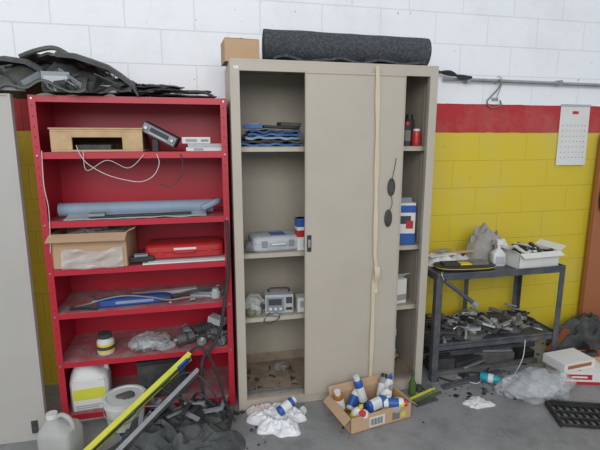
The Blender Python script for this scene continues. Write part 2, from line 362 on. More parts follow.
m=M();m.at(1.20,-.40,.5415,rz=10);m.box(-.05,.05,-.045,.045,0,.16,offw).box(-.051,.051,-.046,.046,.02,.06,canvas);m.at(1.20,-.40,.7015,rz=10,rx=-30).box(-.05,.05,-.09,.0,0,.002,offw);m.build("white_carton",.001)
m=M()
for i in range(22):
    m.at(U(1.16,1.27),U(-.42,-.2),.067+.018*(i//4),rz=U(0,180),ry=U(-8,8)).box(-U(.02,.04),U(.02,.04),-.012,.012,0,U(.006,.016),rnd.choice([blk2,ragcol,greyc,wood]))
can(m,1.235,-.30,.12,.028,.22,white,blk2,bluel);m.build("tool_clutter")
m=M()
for i in range(30):
    m.at(U(.24,.54),U(-.48,-.2),.067,rz=U(0,180)).box(-U(.005,.03),U(.005,.03),-.006,.006,0,U(.003,.01),rnd.choice([ragcol,greyc,woodin,beige_dirty,blk2]))
m.id();m.blob(.48,-.24,.085,.05,.04,.03,greyc,6,18,.4,.067);m.build("dusty_offcuts")
# ------------------------------------------------------------------ red shelving unit
m=M();X0,X1,Y0,Y1=-.80,.145,-.50,-.12
m.box(X0,X0+.004,Y0,Y1,0,1.785,red).box(X1-.004,X1,Y0,Y1,0,1.785,red)
for xa,xb in((X0,X0+.032),(X1-.032,X1)):
    m.box(xa,xb,Y0-.003,Y0,0,1.785,red);m.box(xa,xb,Y1,Y1+.003,0,1.785,red)
    k=.08
    while k<1.76:
        c=(xa+xb)/2;m.box(c-.003,c+.003,Y0-.0035,Y0-.003,k,k+.009,blk2);k+=.05
m.box(X0+.004,X1-.004,Y1-.003,Y1-.001,.02,1.78,red)
for z in (1.785,1.51,1.16,.905,.665,.385,.07):
    zz=z
    m.box(X0+.005,X1-.005,Y0+.002,Y1-.004,zz-.002,zz,redtop if z>.7 else redtop2)
    m.box(X0+.032,X1-.032,Y0-.001,Y0+.001,zz-.032,zz-.002,red).box(X0+.032,X1-.032,Y0+.001,Y0+.012,zz-.032,zz-.030,red)
    if z>.1:
        for xa in (X0+.016,X1-.016): m.at(xa,Y0-.003,zz-.016,rx=90).loft([(0,.006,.006,2),(.004,.005,.005,2)],steel,8).id()
m.build("red_metal_shelving_unit",0)
# ---- heap of car trim on top
m=M()
def sh1(u,v):
    x=-1.12+.60*u;y=-.57+.42*v;z=1.80+.14*math.sin(math.pi*min(1,max(0,v*.9+.05)))*(.5+.5*math.sin(u*3.0))+.06*noise.noise(Vector((u*5,v*4,0)))
    return(x,y,max(z,1.80))
m.sheet(sh1,40,20,olive,(0,0,-.008))
def sh2(u,v):
    x=-.72+.40*u+.05*v;y=-.54+.34*v;z=1.81+.11*math.sin(math.pi*v)**.8*(1-.5*u)+.08*(1-u)**3*v+.03*noise.noise(Vector((u*7,v*6,3)))
    return(x,y,max(z,1.80))
m.sheet(sh2,36,20,blk2,(0,0,-.007))
def sh3(u,v):
    x=-.92+.46*u;y=-.40+.30*v;z=1.93+.07*math.sin(u*math.pi)*math.cos(v*1.4)+.03*noise.noise(Vector((u*9,v*6,7)))
    return (x,y,z)
m.sheet(sh3,30,14,olive,(0,0,-.012))
# curved bumper strip (flat, not a tube)
def strip(pts,w,mt,dz):
    P=[Vector(p) for p in pts];n=len(P)-1
    def f(u,v):
        t=u*n;i=min(int(t),n-1);q=P[i].lerp(P[i+1],t-i);return (q.x,q.y+w*(v-.5),q.z+.012*math.sin(v*math.pi))
    m.sheet(f,n*4,4,mt,(0,0,-dz))
strip([(-.66,-.44,1.985),(-.58,-.44,1.98),(-.50,-.44,1.955),(-.43,-.45,1.93),(-.37,-.46,1.89),(-.32,-.46,1.85),(-.29,-.46,1.80)],.12,black,.022)
strip([(-1.08,-.5,1.89),(-.98,-.49,1.93),(-.88,-.48,1.95),(-.79,-.47,1.94),(-.72,-.46,1.90)],.10,blk2,.018)
m.tube([(-.84,-.42,1.97),(-.76,-.43,2.00),(-.68,-.43,2.015),(-.61,-.44,1.98)],.012,olive)
m.at(-.66,-.52,1.80,rz=8).box(-.06,.06,-.02,.04,0,.09,greyp).box(-.05,.05,-.022,-.02,.02,.07,lgrey)
m.at(-.48,-.50,1.80,rz=-4).box(-.09,.09,-.02,.04,0,.035,greyp)
m.at(-.90,-.53,1.80,rz=12).box(-.10,.10,-.02,.03,0,.03,greyp)
m.id()
for i in range(24):
    x=U(-1.02,-.36);m.bar((x,-.56,U(1.80,1.83)),(x+U(-.12,.14),-.5,U(1.83,1.91)),.035,.006,rnd.choice([black,blk2,olive,greyp]),U(0,90))
m.build("bumper_trim_pile",0)
m=M()
for i in range(9):
    x=U(-.34,-.04);y=U(-.42,-.30);z=1.7865+.008*i;l=U(.08,.15)
    sd=U(0,50)
    m.at(x,y,z,rz=U(-25,25),ry=U(-2,2)).sheet(lambda u,v:((u-.5)*2*l,(v-.5)*.13+.02*noise.noise(Vector((u*5,sd,0))),.007+.006*noise.noise(Vector((u*6,v*5,sd)))),14,6,rnd.choice([blk2,black,ragcol]),(0,0,-.006))
m.id();m.tube([(-.30,-.45,1.80),(-.2,-.46,1.83),(-.1,-.45,1.82),(.02,-.45,1.82),(.08,-.44,1.80)],.008,blk2)
m.build("flat_trim_offcuts",0)
# ---- shelf 1
m=M();m.at(-.505,-.36,1.5115,rz=-1.5)
m.box(-.22,.22,-.12,.12,.1,.112,wood).box(-.22,.22,-.12,.12,0,.010,wood)
m.box(-.22,-.12,-.12,-.105,.01,.1,wood).box(.12,.22,-.12,-.105,.01,.1,wood).box(-.12,.12,-.12,-.108,.072,.1,wood)
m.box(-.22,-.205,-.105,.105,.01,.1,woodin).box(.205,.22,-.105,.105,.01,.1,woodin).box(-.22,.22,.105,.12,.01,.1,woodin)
m.box(-.10,.06,-.10,.0,.010,.035,blk2);m.box(-.225,.225,-.125,-.06,.112,.120,wood).box(-.225,.225,-.03,.03,.112,.120,wood).box(-.225,.225,.06,.12,.112,.120,wood)
m.build("wooden_crate",.002)
m=M();m.at(-.20,-.42,1.60,ry=28,rz=-6);m.box(-.095,.095,-.05,.06,-.03,.028,black).box(-.09,.09,-.054,-.05,-.024,.022,greyp)
m.box(-.05,.05,-.057,-.054,-.008,.014,ink).box(-.05,.05,-.057,-.054,-.02,-.012,lgrey)
for xx in(-.072,.072): m.at(-.20,-.42,1.60,ry=28,rz=-6);m.T=m.T@Matrix.Translation((xx,-.054,0))@Matrix.Rotation(R(90),4,'X');m.loft([(0,.012,.012,2),(.01,.010,.010,2)],steel,16)
m.id();m.box(-.245,-.215,-.45,-.38,1.5115,1.575,blk2);m.build("car_stereo",.002)
m=M();m.at(.015,-.38,1.5115,rz=2);m.box(-.09,.1,-.08,.08,0,.02,offw).box(-.08,.105,-.075,.07,.0205,.04,lgrey).box(-.05,.0,-.082,-.08,.004,.016,inkl);m.build("flat_boxes",.002)
m=M();m.at(-.01,-.38,1.552,rz=-3);m.box(-.08,.07,-.06,.06,0,.034,white).box(-.06,-.0,-.062,-.06,.008,.024,inkl).box(.02,.06,-.062,-.06,.01,.022,greyp);m.build("router_box",.004)
m=M()
m.tube([(-.60,-.515,1.545),(-.585,-.52,1.50),(-.55,-.52,1.45),(-.47,-.53,1.40),(-.38,-.53,1.37),(-.30,-.53,1.36),(-.24,-.52,1.39),(-.21,-.515,1.45),(-.22,-.51,1.50)],.0018,white)
m.tube([(-.57,-.515,1.515),(-.56,-.52,1.42),(-.46,-.525,1.47),(-.36,-.52,1.43),(-.28,-.515,1.50)],.0014,white)
m.tube([(-.10,-.51,1.50),(-.09,-.52,1.42),(-.12,-.52,1.36),(-.16,-.52,1.33),(-.22,-.52,1.345)],.0025,blk2)
m.tube([(-.76,-.51,1.52),(-.765,-.515,1.35),(-.755,-.515,1.22),(-.77,-.51,1.0)],.0018,white)
m.build("loose_wires")
# ---- shelf 2
m=M();m.cyl((-.75,-.36,1.2),(.06,-.37,1.202),.037,bluep,n=28);m.cyl((-.752,-.36,1.2),(-.755,-.36,1.2),.02,blk2)
m.sheet(lambda u,v:(-.70+.72*u,-.49+.14*v,1.168+.02*v*v+.006*noise.noise(Vector((u*8,v*4,1)))),40,6,lgrey,(0,0,-.004))
m.tube([(.0,-.45,1.20),(.06,-.44,1.225),(.09,-.40,1.23),(.10,-.3,1.22)],.018,bluep)
m.build("rolled_foam_sheet")
m=M();m.at(-.30,-.46,1.175,rz=3);m.box(-.28,.24,-.02,.02,0,.006,blk2).box(-.28,-.2,-.03,.03,.006,.02,greyp);m.build("wiper_blade",.001)
# ---- shelf 3
m=M();m.at(-.585,-.355,.9065,rz=-2);w,d,h=.19,.145,.185
m.box(-w,w,-d,d,0,.004,cardin).box(-w,w,-d,-d+.004,0,h,cardb).box(-w,w,d-.004,d,0,h,cardb).box(-w,-w+.004,-d,d,0,h,cardb).box(w-.004,w,-d,d,0,h,cardb)
m.at(-.585,-.355-d,.9065+h,rz=-2,rx=25);m.box(-w,w,-.07,0,0,.003,cardb)
m.at(-.585+w,-.355,.9065+h,rz=-2,ry=-25);m.box(0,.05,-d,d,0,.003,cardb)
m.id();m.sheet(lambda u,v:(-.72+.30*u,-.512-.014*math.sin(u*7+v*2)**2-.008*math.sin(v*6+u*4)**2-.008*abs(noise.noise(Vector((u*6,v*4,2)))),1.01-.10*v+.01*math.sin(u*8)*(1-v)),34,16,clear,(0,.003,0))
m.blob(-.58,-.36,1.05,.15,.11,.05,clearb,3,10,.35)
m.build("open_cardboard_box",0)
m=M();m.at(-.10,-.40,.9065,rz=1);m.box(-.23,.22,-.10,.1,0,.008,offw).box(-.2,.225,-.09,.1,.0085,.016,lgrey).build("polystyrene_sheets",.002)
m=M();m.at(-.105,-.36,.9235,rz=1)
m.loft([(0,.205,.10,8),(.01,.215,.11,8),(.036,.215,.11,8),(.038,.21,.106,8),(.041,.215,.11,8),(.068,.213,.108,8),(.078,.20,.095,8)],redp,44)
for xx in(-.13,.13): m.box(xx-.014,xx+.014,-.115,-.108,.025,.05,redp)
m.tube([(-.05,-.11,.04),(-.045,-.125,.04),(.045,-.125,.04),(.05,-.11,.04)],.006,redp);m.box(-.06,.06,-.111,-.109,.05,.062,offw)
m.build("red_tool_case",.001)
m=M();m.at(-.33,-.475,.9235,rz=6);m.box(-.06,.06,-.02,.02,0,.028,black).box(-.04,.03,-.022,.018,.028,.04,greyp).build("air_wrench_battery",.003)
# ---- shelf 4
m=M();m.at(-.39,-.42,.6665,rz=3)
m.loft([(0,.19,.03,5),(.008,.2,.036,5),(.035,.195,.033,5),(.045,.17,.022,4)],blue,40);m.box(-.1,.1,-.036,-.03,.015,.03,bluep);m.box(.12,.19,-.038,-.028,.01,.035,blk2)
m.build("blue_file_holder",.001)
m=M();m.tube([(-.7,-.44,.675),(-.62,-.47,.70),(-.52,-.475,.725),(-.42,-.47,.73),(-.3,-.465,.71),(-.2,-.475,.69),(-.1,-.48,.70),(-.02,-.47,.69)],.004,greyp)
m.tube([(-.72,-.47,.675),(-.64,-.485,.69),(-.58,-.48,.672),(-.66,-.46,.672),(-.72,-.45,.68)],.006,black)
m.tube([(-.2,-.40,.68),(-.1,-.42,.71),(.0,-.42,.72),(.06,-.41,.70)],.008,blk2);m.build("grease_hose")
m=M();m.at(.02,-.36,.6665,rz=-20);m.box(-.1,.08,-.05,.05,0,.012,lgrey).box(-.08,.06,-.04,.04,.012,.028,greyp);m.at(.055,-.42,.6665);m.loft([(0,.03,.03,2),(.035,.03,.03,2),(.04,.02,.02,2),(.055,.018,.018,2)],lgrey,20);m.build("sanding_blocks",.002)
m=M();m.at(-.30,-.30,.6665,rz=8);m.box(-.12,.25,-.02,.02,0,.02,lgrey).box(-.3,-.12,-.012,.012,.002,.016,steel);m.build("chisel",.002)
m=M()
for i in range(40): 
    m.at(U(-.72,.08),U(-.48,-.2),.6663 if i%2 else .3863,rz=U(0,180)).box(-U(.004,.02),U(.004,.02),-U(.003,.008),.005,0,.004,rnd.choice([ragcol,offw,blk2,greyc,steel]))
m.build("shelf_debris")
# ---- shelf 5
m=M();m.at(-.565,-.42,.3865);m.loft([(0,.042,.042,2),(.006,.046,.046,2),(.075,.046,.046,2),(.088,.032,.032,2),(.095,.032,.032,2)],white,28);m.loft([(.018,.047,.047,2),(.062,.047,.047,2)],yel,28);m.loft([(.03,.0474,.0474,2),(.05,.0474,.0474,2)],ink,28);m.loft([(.093,.037,.037,2),(.118,.036,.036,2)],blk2,24);m.build("plastic_jar")
m=M();m.blob(-.33,-.40,.42,.11,.08,.05,clear,5,12,.3,.3865);m.blob(-.34,-.41,.41,.08,.05,.03,clearb,7,14,.35,.3865);m.blob(-.24,-.44,.405,.06,.04,.03,clear,8,12,.3,.3865)
for i in range(16): m.bar((U(-.42,-.22),-.47,.40),(U(-.42,-.2),-.38,U(.41,.46)),.012,.01,rnd.choice([steel,blk2,ragcol]))
m.build("plastic_bag_of_bolts")
m=M()
for (x,y,z,r,l,az) in[(-.13,-.40,.42,.032,.1,20),(-.03,-.42,.415,.028,.08,80),(.05,-.40,.43,.04,.07,10),(.0,-.33,.43,.04,.12,150),(-.12,-.30,.42,.03,.1,100),(.09,-.45,.41,.022,.06,60)]:
    m.at(x,y,z,rz=az).cyl((-l/2,0,0),(l/2,0,0),r,rnd.choice([greyp,ragcol,steel]),n=20).cyl((-l/2-.02,0,0),(-l/2,0,0),r*.6,steel).cyl((l/2,0,0),(l/2+.03,0,0),r*.3,steel).cyl((0,0,0),(0.012,0,0),r*1.08,blk2)
m.id().tube([(-.17,-.46,.395),(-.08,-.47,.44),(.02,-.47,.46),(.08,-.47,.42),(.1,-.46,.395)],.006,rubber)
m.at(-.02,-.38,.47,rz=35).box(-.06,.05,-.025,.025,-.01,.02,blk2);m.at(.06,-.36,.49,rz=-35,ry=10).box(-.05,.05,-.03,.03,-.01,.03,lgrey);m.build("starter_motor_parts",.001)
# ---- hoses hanging in front of the red unit
m=M();m.tube([(.125,-.53,1.14),(.13,-.535,1.00),(.125,-.54,.85),(.10,-.55,.68),(.07,-.56,.52),(.02,-.56,.42),(-.03,-.56,.36),(-.045,-.58,.25),(-.03,-.60,.12),(.0,-.62,.03)],.010,rubber,10)
m.tube([(-.16,-.56,.25),(-.10,-.55,.40),(-.03,-.56,.42),(.02,-.57,.33),(.06,-.58,.20),(.09,-.60,.05)],.008,rubber,10);m.build("black_rubber_hose")
# ------------------------------------------------------------------ grey panel at left
m=M();m.at(-1.20,-.575,0,rx=-1.2);m.box(-.34,.34,0,.028,.0,1.785,panelg);m.box(-.34,-.33,-.006,0,0,1.785,panelg).box(.328,.34,-.006,0,0,1.785,panelg).box(-.33,.328,-.006,0,1.775,1.785,panelg)
m.box(.27,.30,-.008,.0,.04,.11,blk2);m.box(-.33,.328,-.006,0,0,.03,panelg);m.build("loose_cabinet_door",.001)
# ------------------------------------------------------------------ floor, left side
def jug(name,x,y,w,d,h,body,lab,cap,rz=0):
    m=M();m.at(x,y,0.001,rz=rz)
    m.loft([(0,w*.94,d*.94,5),(.01,w,d,5),(h*.62,w,d,5),(h*.72,w*.93,d*.93,4),(h*.84,w*.5,d*.55,3,-w*.25,0),(h*.9,w*.27,w*.27,2,-w*.4,0),(h*.93,w*.25,w*.25,2,-w*.4,0)],body,40)
    m.loft([(h*.91,w*.32,w*.32,2,-w*.4,0),(h,w*.3,w*.3,2,-w*.4,0)],cap,24)
    m.tube([(-w*.2,0,h*.86),(w*.15,0,h*.98),(w*.6,0,h*.93),(w*.82,0,h*.78),(w*.85,0,h*.6)],w*.13,body,12)
    if lab:
        m.box(-w*.8,w*.8,-d*1.012,-d*.9,h*.10,h*.66,offw);m.box(-w*.78,w*.78,-d*1.02,-d*.9,h*.36,h*.54,lab)
        for k in range(4): m.box(-w*.7,w*U(.2,.6),-d*1.03,-d*.9,h*(.15+.035*k),h*(.165+.035*k),inkl)
    return m.build(name)
jug("plastic_canister",-.67,-.38,.105,.085,.37,white,ylime,white,4)
jug("dirty_jerrycan",-.735,-.76,.088,.075,.245,clearb,None,white,-20)
m=M();m.at(-.465,-.53,.001);m.loft([(0,.092,.092,2),(.005,.097,.097,2),(.13,.108,.108,2),(.132,.115,.115,2),(.145,.115,.115,2),(.148,.108,.108,2),(.155,.108,.108,2),(.158,.115,.115,2),(.17,.115,.115,2),(.171,.10,.10,2),(.164,.098,.098,2),(.163,.02,.02,2)],white,40)
m.tube([(-.113,0,.135),(-.09,-.085,.10),(0,-.122,.07),(.09,-.085,.10),(.113,0,.135)],.0025,steel);m.blob(.0,-.0,.168,.05,.05,.006,ragcol,3,14,.3);m.build("plastic_bucket")
m=M();m.at(-.28,-.34,.0715,rz=3);m.box(-.13,.14,-.08,.1,0,.21,blk2).box(-.135,.145,-.085,.105,.21,.235,black).box(-.09,-.06,-.04,-.01,.235,.25,redp).box(.07,.1,-.04,-.01,.235,.25,greyp);m.tube([(-.1,.01,.235),(-.08,.01,.27),(.09,.01,.27),(.11,.01,.235)],.008,black);m.build("car_battery",.003)
m=M();a=Vector((-.10,-.56,.375));b=Vector((-.66,-.90,.03));d=(b-a).normalized()
m.bar(a,b,.062,.014,ylime,60);m.bar(a+Vector((0,-.004,.028)),b+Vector((0,-.004,.028)),.006,.026,ylime,60);m.bar(a+Vector((0,-.012,0)),b+Vector((0,-.012,0)),.022,.006,blk2,60)
for t in(.2,.5):
    p=a+(b-a)*t;m.bar(p+Vector((0,-.016,0)),p+d*.055+Vector((0,-.016,0)),.03,.01,green,60)
m.bar(a+(b-a)*.02+Vector((0,-.01,0)),a+(b-a)*.12+Vector((0,-.01,0)),.05,.01,bluel,60)
m.build("spirit_level",.001)
m=M();a2=Vector((-.06,-.60,.30));b2=Vector((-.55,-1.0,.03));m.bar(a2,b2,.05,.012,steel,60);m.bar(a2+Vector((0,0,.02)),b2+Vector((0,0,.02)),.008,.02,steel,60)
m.build("aluminium_straightedge",.001)
m=M();m.heap(-.19,-.84,.0,.30,.19,.15,cloth,4,7,.5,44,96,.6,.3);m.heap(-.30,-.62,.0,.20,.13,.15,cloth,9,8,.55,36,80,.6,.3);m.heap(-.04,-.62,.0,.16,.11,.12,cloth,12,9,.55,30,70,.6,.3)
m.build("heap_of_dark_cloth",0,60)
m=M()
for i in range(34):
    x=U(-.36,.12);y=U(-.74,-.58);z=U(.08,.17) if x<0 else U(.02,.10)
    m.at(x,y,z,rx=U(-30,30),ry=U(-35,35),rz=U(0,180)).box(-U(.02,.09),U(.02,.09),-.012,.012,0,U(.004,.014),rnd.choice([black,blk2,ragcol,greyp,black]))
m.id().tube([(-.10,-.62,.15),(-.06,-.68,.22),(.0,-.70,.17),(.06,-.68,.08),(.09,-.7,.02)],.008,rubber)
m.tube([(-.38,-.6,.17),(-.30,-.62,.26),(-.2,-.63,.20),(-.12,-.66,.17)],.006,blk2)
m.tube([(-.25,-.6,.2),(-.15,-.58,.29),(-.05,-.60,.27),(.03,-.62,.15),(.05,-.64,.05)],.005,blk2)
m.build("black_plastic_scraps",.001)
# ------------------------------------------------------------------ floor, middle
m=M();m.heap(.385,-.715,0,.155,.115,.075,bagw,21,14,.65,44,96,.5,.4);m.build("white_plastic_bag",0,60)
m=M();m.heap(.29,-.59,0,.10,.030,.055,pink,25,18,.6,30,70,.5,.2);m.build("pink_rag",0,60)
m=M();can(m,.37,-.745,.085,.028,.115,bluel,white,offw,rx=0,ry=70,rz=25);m.build("small_paint_can")
bx=Matrix.Translation((.905,-.745,.001))@Matrix.Rotation(R(11),4,'Z')
m=M();m.T=bx;w,d,h=.20,.125,.095
m.box(-w,w,-d,d,0,.004,cardin).box(-w,w,-d,-d+.004,0,h,cardb).box(-w,w,d-.004,d,0,h,cardb).box(-w,-w+.004,-d,d,0,h,cardb).box(w-.004,w,-d,d,0,h,cardb)
m.box(-.08,.02,-d-.001,-d,.012,.07,white)
for k in range(9): m.box(-.072+.009*k,-.068+.009*k+.002*(k%2),-d-.0016,-d-.001,.02,.06,ink)
m.box(.07,.12,-d-.001,-d,.015,.06,greyc);m.box(.13,.16,-d-.001,-d,.02,.05,ylime)
for s_,ang in((-1,1),(1,1)):
    m.T=bx@Matrix.Translation((s_*w,0,h))@Matrix.Rotation(R(s_*38),4,'Y');m.box(0 if s_>0 else -.05,.05 if s_>0 else 0,-d,d,0,.003,cardb)
m.T=bx@Matrix.Translation((0,d,h))@Matrix.Rotation(R(70),4,'X');m.box(-w,w,0,.05,0,.003,cardb)
m.build("open_bottle_box")
spec=[(-.15,-.05,white,yel,yel,28,15,squirt,.15),(-.10,.05,white,bluel,bluel,-22,38,squirt,.17),(-.04,-.06,offw,redp,white,45,-35,can,.14),(.0,.05,bluel,white,offw,-10,-14,can,.20),(.06,-.05,clearb,yel,offw,38,40,squirt,.17),(.10,.05,greyp,black,offw,-28,25,can,.17),(.15,-.04,bluel,white,offw,25,-40,squirt,.15),(-.15,.06,amber,white,offw,12,-12,can,.15),(.05,.0,offw,greyp,bluel,5,25,squirt,.19),(.15,.06,white,bluel,yel,0,12,squirt,.17)]
for i,(x,y,c1,c2,l,rx,ry,fn,hh) in enumerate(spec):
    m=M();p=bx@Vector((x,y,.016));fn(m,p.x,p.y,p.z,.026,hh,c1,c2,l,rx*.7,ry*1.1,U(-20,20));m.build("spray_can" if fn is can else "squeeze_bottle")
m=M();p=bx@Vector((-.06,-.08,.10));squirt(m,p.x,p.y,p.z,.027,.16,bluel,white,white,rx=0,ry=80,rz=15);m.build("fallen_paint_bottle")
m=M();p=bx@Vector((.04,-.08,.105));can(m,p.x,p.y,p.z,.026,.13,offw,redp,bluel,rx=0,ry=85,rz=-20);m.build("fallen_spray_can")
m=M();m.T=bx@Matrix.Translation((.135,-.085,.085));m.blob(0,0,0,.04,.03,.03,mat("yellow_sponge",(.72,.54,.05),.8,0,.1),4,20,.2);m.build("yellow_sponge")
m=M();m.at(1.235,-.62,.001);m.loft([(0,.02,.02,2),(.004,.023,.023,2),(.08,.023,.023,2),(.11,.01,.01,2),(.135,.009,.009,2),(.138,.011,.011,2),(.15,.011,.011,2)],green,20);m.build("green_glass_bottle")
m=M();m.bar((1.16,-.69,.012),(1.40,-.60,.014),.014,.010,ylime);m.bar((1.17,-.72,.01),(1.42,-.645,.01),.014,.01,green);m.bar((1.2,-.74,.008),(1.36,-.70,.008),.03,.006,blk2);m.build("wooden_paint_sticks",.001)
m=M();m.at(1.30,-.585,.001);m.loft([(0,.022,.022,2),(.03,.022,.022,2),(.035,.018,.018,2)],blk2,18);m.box(.03,.09,-.02,.02,0,.02,ragcol);m.build("small_metal_fitting")
# ------------------------------------------------------------------ workbench
m=M();X0,X1,Y0,Y1,ZT=1.425,2.375,-.515,-.08,.735
m.box(X0,X1,Y0,Y1,ZT-.012,ZT-.008,tblmat)
for (a,b,c,d) in((X0,X1,Y0,Y0+.004),(X0,X1,Y1-.004,Y1),(X0,X0+.004,Y0,Y1),(X1-.004,X1,Y0,Y1)): m.box(a,b,c,d,ZT-.04,ZT+.006,tblmat)
for x,sx in((X0,1),(X1,-1)):
    for y,sy_ in((Y0,1),(Y1,-1)):
        xa,xb=sorted((x,x+sx*.042));ya,yb=sorted((y,y+sy_*.005));m.box(xa,xb,ya-.001*sy_,yb,0,ZT-.03,tblmat)
        xa,xb=sorted((x,x+sx*.005));ya,yb=sorted((y,y+sy_*.042));m.box(xa-.001*sx,xb,ya,yb,0,ZT-.03,tblmat)
ZS=.25
m.box(X0+.006,X1-.006,Y0+.006,Y1-.006,ZS-.006,ZS,tblmat)
for (a,b,c,d) in((X0,X1,Y0+.006,Y0+.010),(X0,X1,Y1-.010,Y1-.006),(X0+.006,X0+.01,Y0,Y1),(X1-.01,X1-.006,Y0,Y1)): m.box(a,b,c,d,ZS-.035,ZS+.015,tblmat)
m.box(X0,X1,Y0+.2,Y0+.205,.06,.10,tblmat)
m.box(1.90,1.935,Y1-.012,Y1-.006,.10,.7,tblmat)
m.build("steel_workbench",.0015)
zt=ZT-.007
m=M();m.at(1.69,-.39,zt,rz=-6)
m.loft([(0,.17,.07,3),(.008,.2,.09,3),(.03,.205,.092,3),(.034,.19,.08,3)],black,40);m.loft([(.020,.206,.093,3),(.024,.206,.093,3)],yel,40);m.loft([(.034,.12,.035,3),(.040,.11,.03,3)],yel,36)
m.box(-.16,-.05,-.05,.03,.034,.048,blk2).box(.04,.15,-.04,.04,.034,.05,greyc);m.build("palm_sander_case")
m=M();m.heap(1.64,-.20,zt,.17,.09,.09,offw,31,11,.5,28,70,.6,.3);m.at(1.60,-.26,zt+.065,rz=10).box(-.12,.10,-.03,.03,0,.006,offw);m.at(1.74,-.25,zt+.075,rz=-20,ry=-6).box(-.10,.09,-.02,.02,0,.006,wood);m.at(1.62,-.22,zt+.085,rz=30,ry=4).box(-.07,.09,-.03,.03,0,.004,canvas);m.build("crumpled_masking_paper",0,60)
m=M();m.at(1.955,-.37,zt,rz=-10)
m.loft([(0,.042,.03,4),(.006,.046,.034,4),(.085,.046,.034,4),(.105,.03,.024,3),(.12,.013,.013,2),(.15,.012,.012,2)],white,30);m.box(-.02,.02,-.02,.014,.145,.18,offw).box(-.05,-.02,-.008,.008,.16,.178,greyp).box(-.028,-.02,-.006,.006,.12,.16,greyp).box(-.03,.03,-.0355,-.034,.02,.07,lgrey);m.build("spray_bottle",.001)
m=M();m.heap(1.95,-.21,zt,.14,.09,.27,canvas,41,9,.35,34,80,.35,.2);m.heap(2.05,-.20,zt,.10,.08,.20,offw,43,12,.5,26,60,.5,.2);m.build("grey_canvas_bag",0,60)
m=M();m.at(2.185,-.37,zt,rz=4);w,d,h=.165,.11,.105
m.box(-w,w,-d,d,0,.004,offw).box(-w,w,-d,-d+.004,0,h,offw).box(-w,w,d-.004,d,0,h,offw).box(-w,-w+.004,-d,d,0,h,offw).box(w-.004,w,-d,d,0,h,offw)
T0=m.T.copy();m.T=T0@Matrix.Translation((0,-d,h))@Matrix.Rotation(R(28),4,'X');m.box(-w,w,-.05,0,0,.003,offw)
m.T=T0@Matrix.Translation((-w,0,h))@Matrix.Rotation(R(-25),4,'Y').inverted();m.box(-.05,0,-d,d,0,.003,offw)
m.T=T0@Matrix.Translation((w,0,h))@Matrix.Rotation(R(-30),4,'Y');m.box(0,.06,-d,d,0,.003,offw)
m.T=T0;m.box(-w+.01,w-.01,-d+.01,d-.01,.02,.07,blk2)
for i in range(18): m.T=T0@Matrix.Translation((U(-.11,.11),U(-.07,.07),U(.07,.11)))@Matrix.Rotation(U(0,3),4,'Z')@Matrix.Rotation(U(-.5,.5),4,'Y');m.box(-.05,.05,-.012,.012,0,.012,rnd.choice([black,blk2,black,offw,greyp]))
m.T=T0@Matrix.Translation((.02,.02,.10))@Matrix.Rotation(R(20),4,'Z')@Matrix.Rotation(R(25),4,'Y');m.box(-.10,.10,-.05,.05,0,.004,offw)
m.build("white_cardboard_tray")
m=M();m.heap(2.28,-.16,zt,.07,.06,.10,black,51,14,.4,20,50,.5,.2);m.build("black_glove",0,60)
m=M();m.cyl((1.47,-.53,.70),(1.67,-.55,.545),.014,tblmat,n=16);m.cyl((1.66,-.549,.552),(1.69,-.552,.53),.018,bluep,n=16);m.tube([(1.46,-.53,.705),(1.45,-.52,.745),(1.47,-.50,.748)],.004,steel);m.build("hanging_pry_bar")
m=M();m.heap(1.75,-.33,ZS+.001,.25,.13,.06,ragcol,61,13,.7,26,70,.6,.3);m.heap(2.12,-.30,ZS+.001,.18,.12,.06,ragcol,65,13,.7,24,60,.6,.3)
for i in range(110):
    x=U(1.50,2.30);y=U(-.47,-.14);m.at(x,y,ZS+U(.01,.07),rx=U(-16,16),ry=U(-16,16),rz=U(0,180))
    k=rnd.random();c=rnd.choice([ragcol,blk2,steel,greyp,greyc,ragcol,lgrey,canvas,blk2,black])
    if k<.35: m.cyl((-U(.02,.07),0,.008),(U(.02,.07),0,.012),U(.006,.016),c,n=12)
    elif k<.5: m.loft([(0,.025,.025,2),(.012,.025,.025,2),(.013,.012,.012,2)],c,18)
    elif k<.62: m.tube([(U(-.08,0),0,.01),(-.02,U(-.03,.03),.03),(.03,U(-.03,.03),.02),(U(.04,.1),0,.01)],.005,c,6,5)
    else: m.box(-U(.02,.08),U(.02,.08),-U(.008,.03),U(.003,.02),0,U(.004,.02),c)
m.id();m.cyl((1.49,-.40,ZS+.04),(1.62,-.45,ZS+.05),.022,blk2);m.cyl((1.95,-.42,ZS+.05),(2.15,-.35,ZS+.06),.012,steel)
m.build("scrap_metal_pile",.001)
m=M();m.at(2.03,-.27,0.001,rz=-10);m.box(-.15,.15,-.07,.07,0,.06,ragcol).box(-.14,.14,-.06,.06,.06,.075,greyp);m.at(1.78,-.30,0.001,rz=15).box(-.12,.12,-.08,.08,0,.05,blk2).cyl((-.1,-.11,.02),(.12,-.09,.02),.018,steel);m.at(1.58,-.30,.001,rz=-8).box(-.09,.09,-.1,.1,0,.09,blk2);m.at(2.24,-.30,.001,rz=5).box(-.07,.07,-.09,.09,0,.07,black).build("metal_tool_trays",.002)
m=M();m.tube([(2.10,-.53,.24),(2.07,-.56,.13),(2.0,-.58,.03),(1.92,-.60,.008),(1.80,-.55,.008),(1.70,-.60,.008),(1.62,-.50,.008)],.0025,white);m.tube([(1.50,-.48,.008),(1.6,-.56,.01),(1.72,-.47,.008),(1.85,-.48,.008),(1.98,-.40,.01),(2.2,-.45,.008)],.006,rubber);m.build("white_electrical_wire")
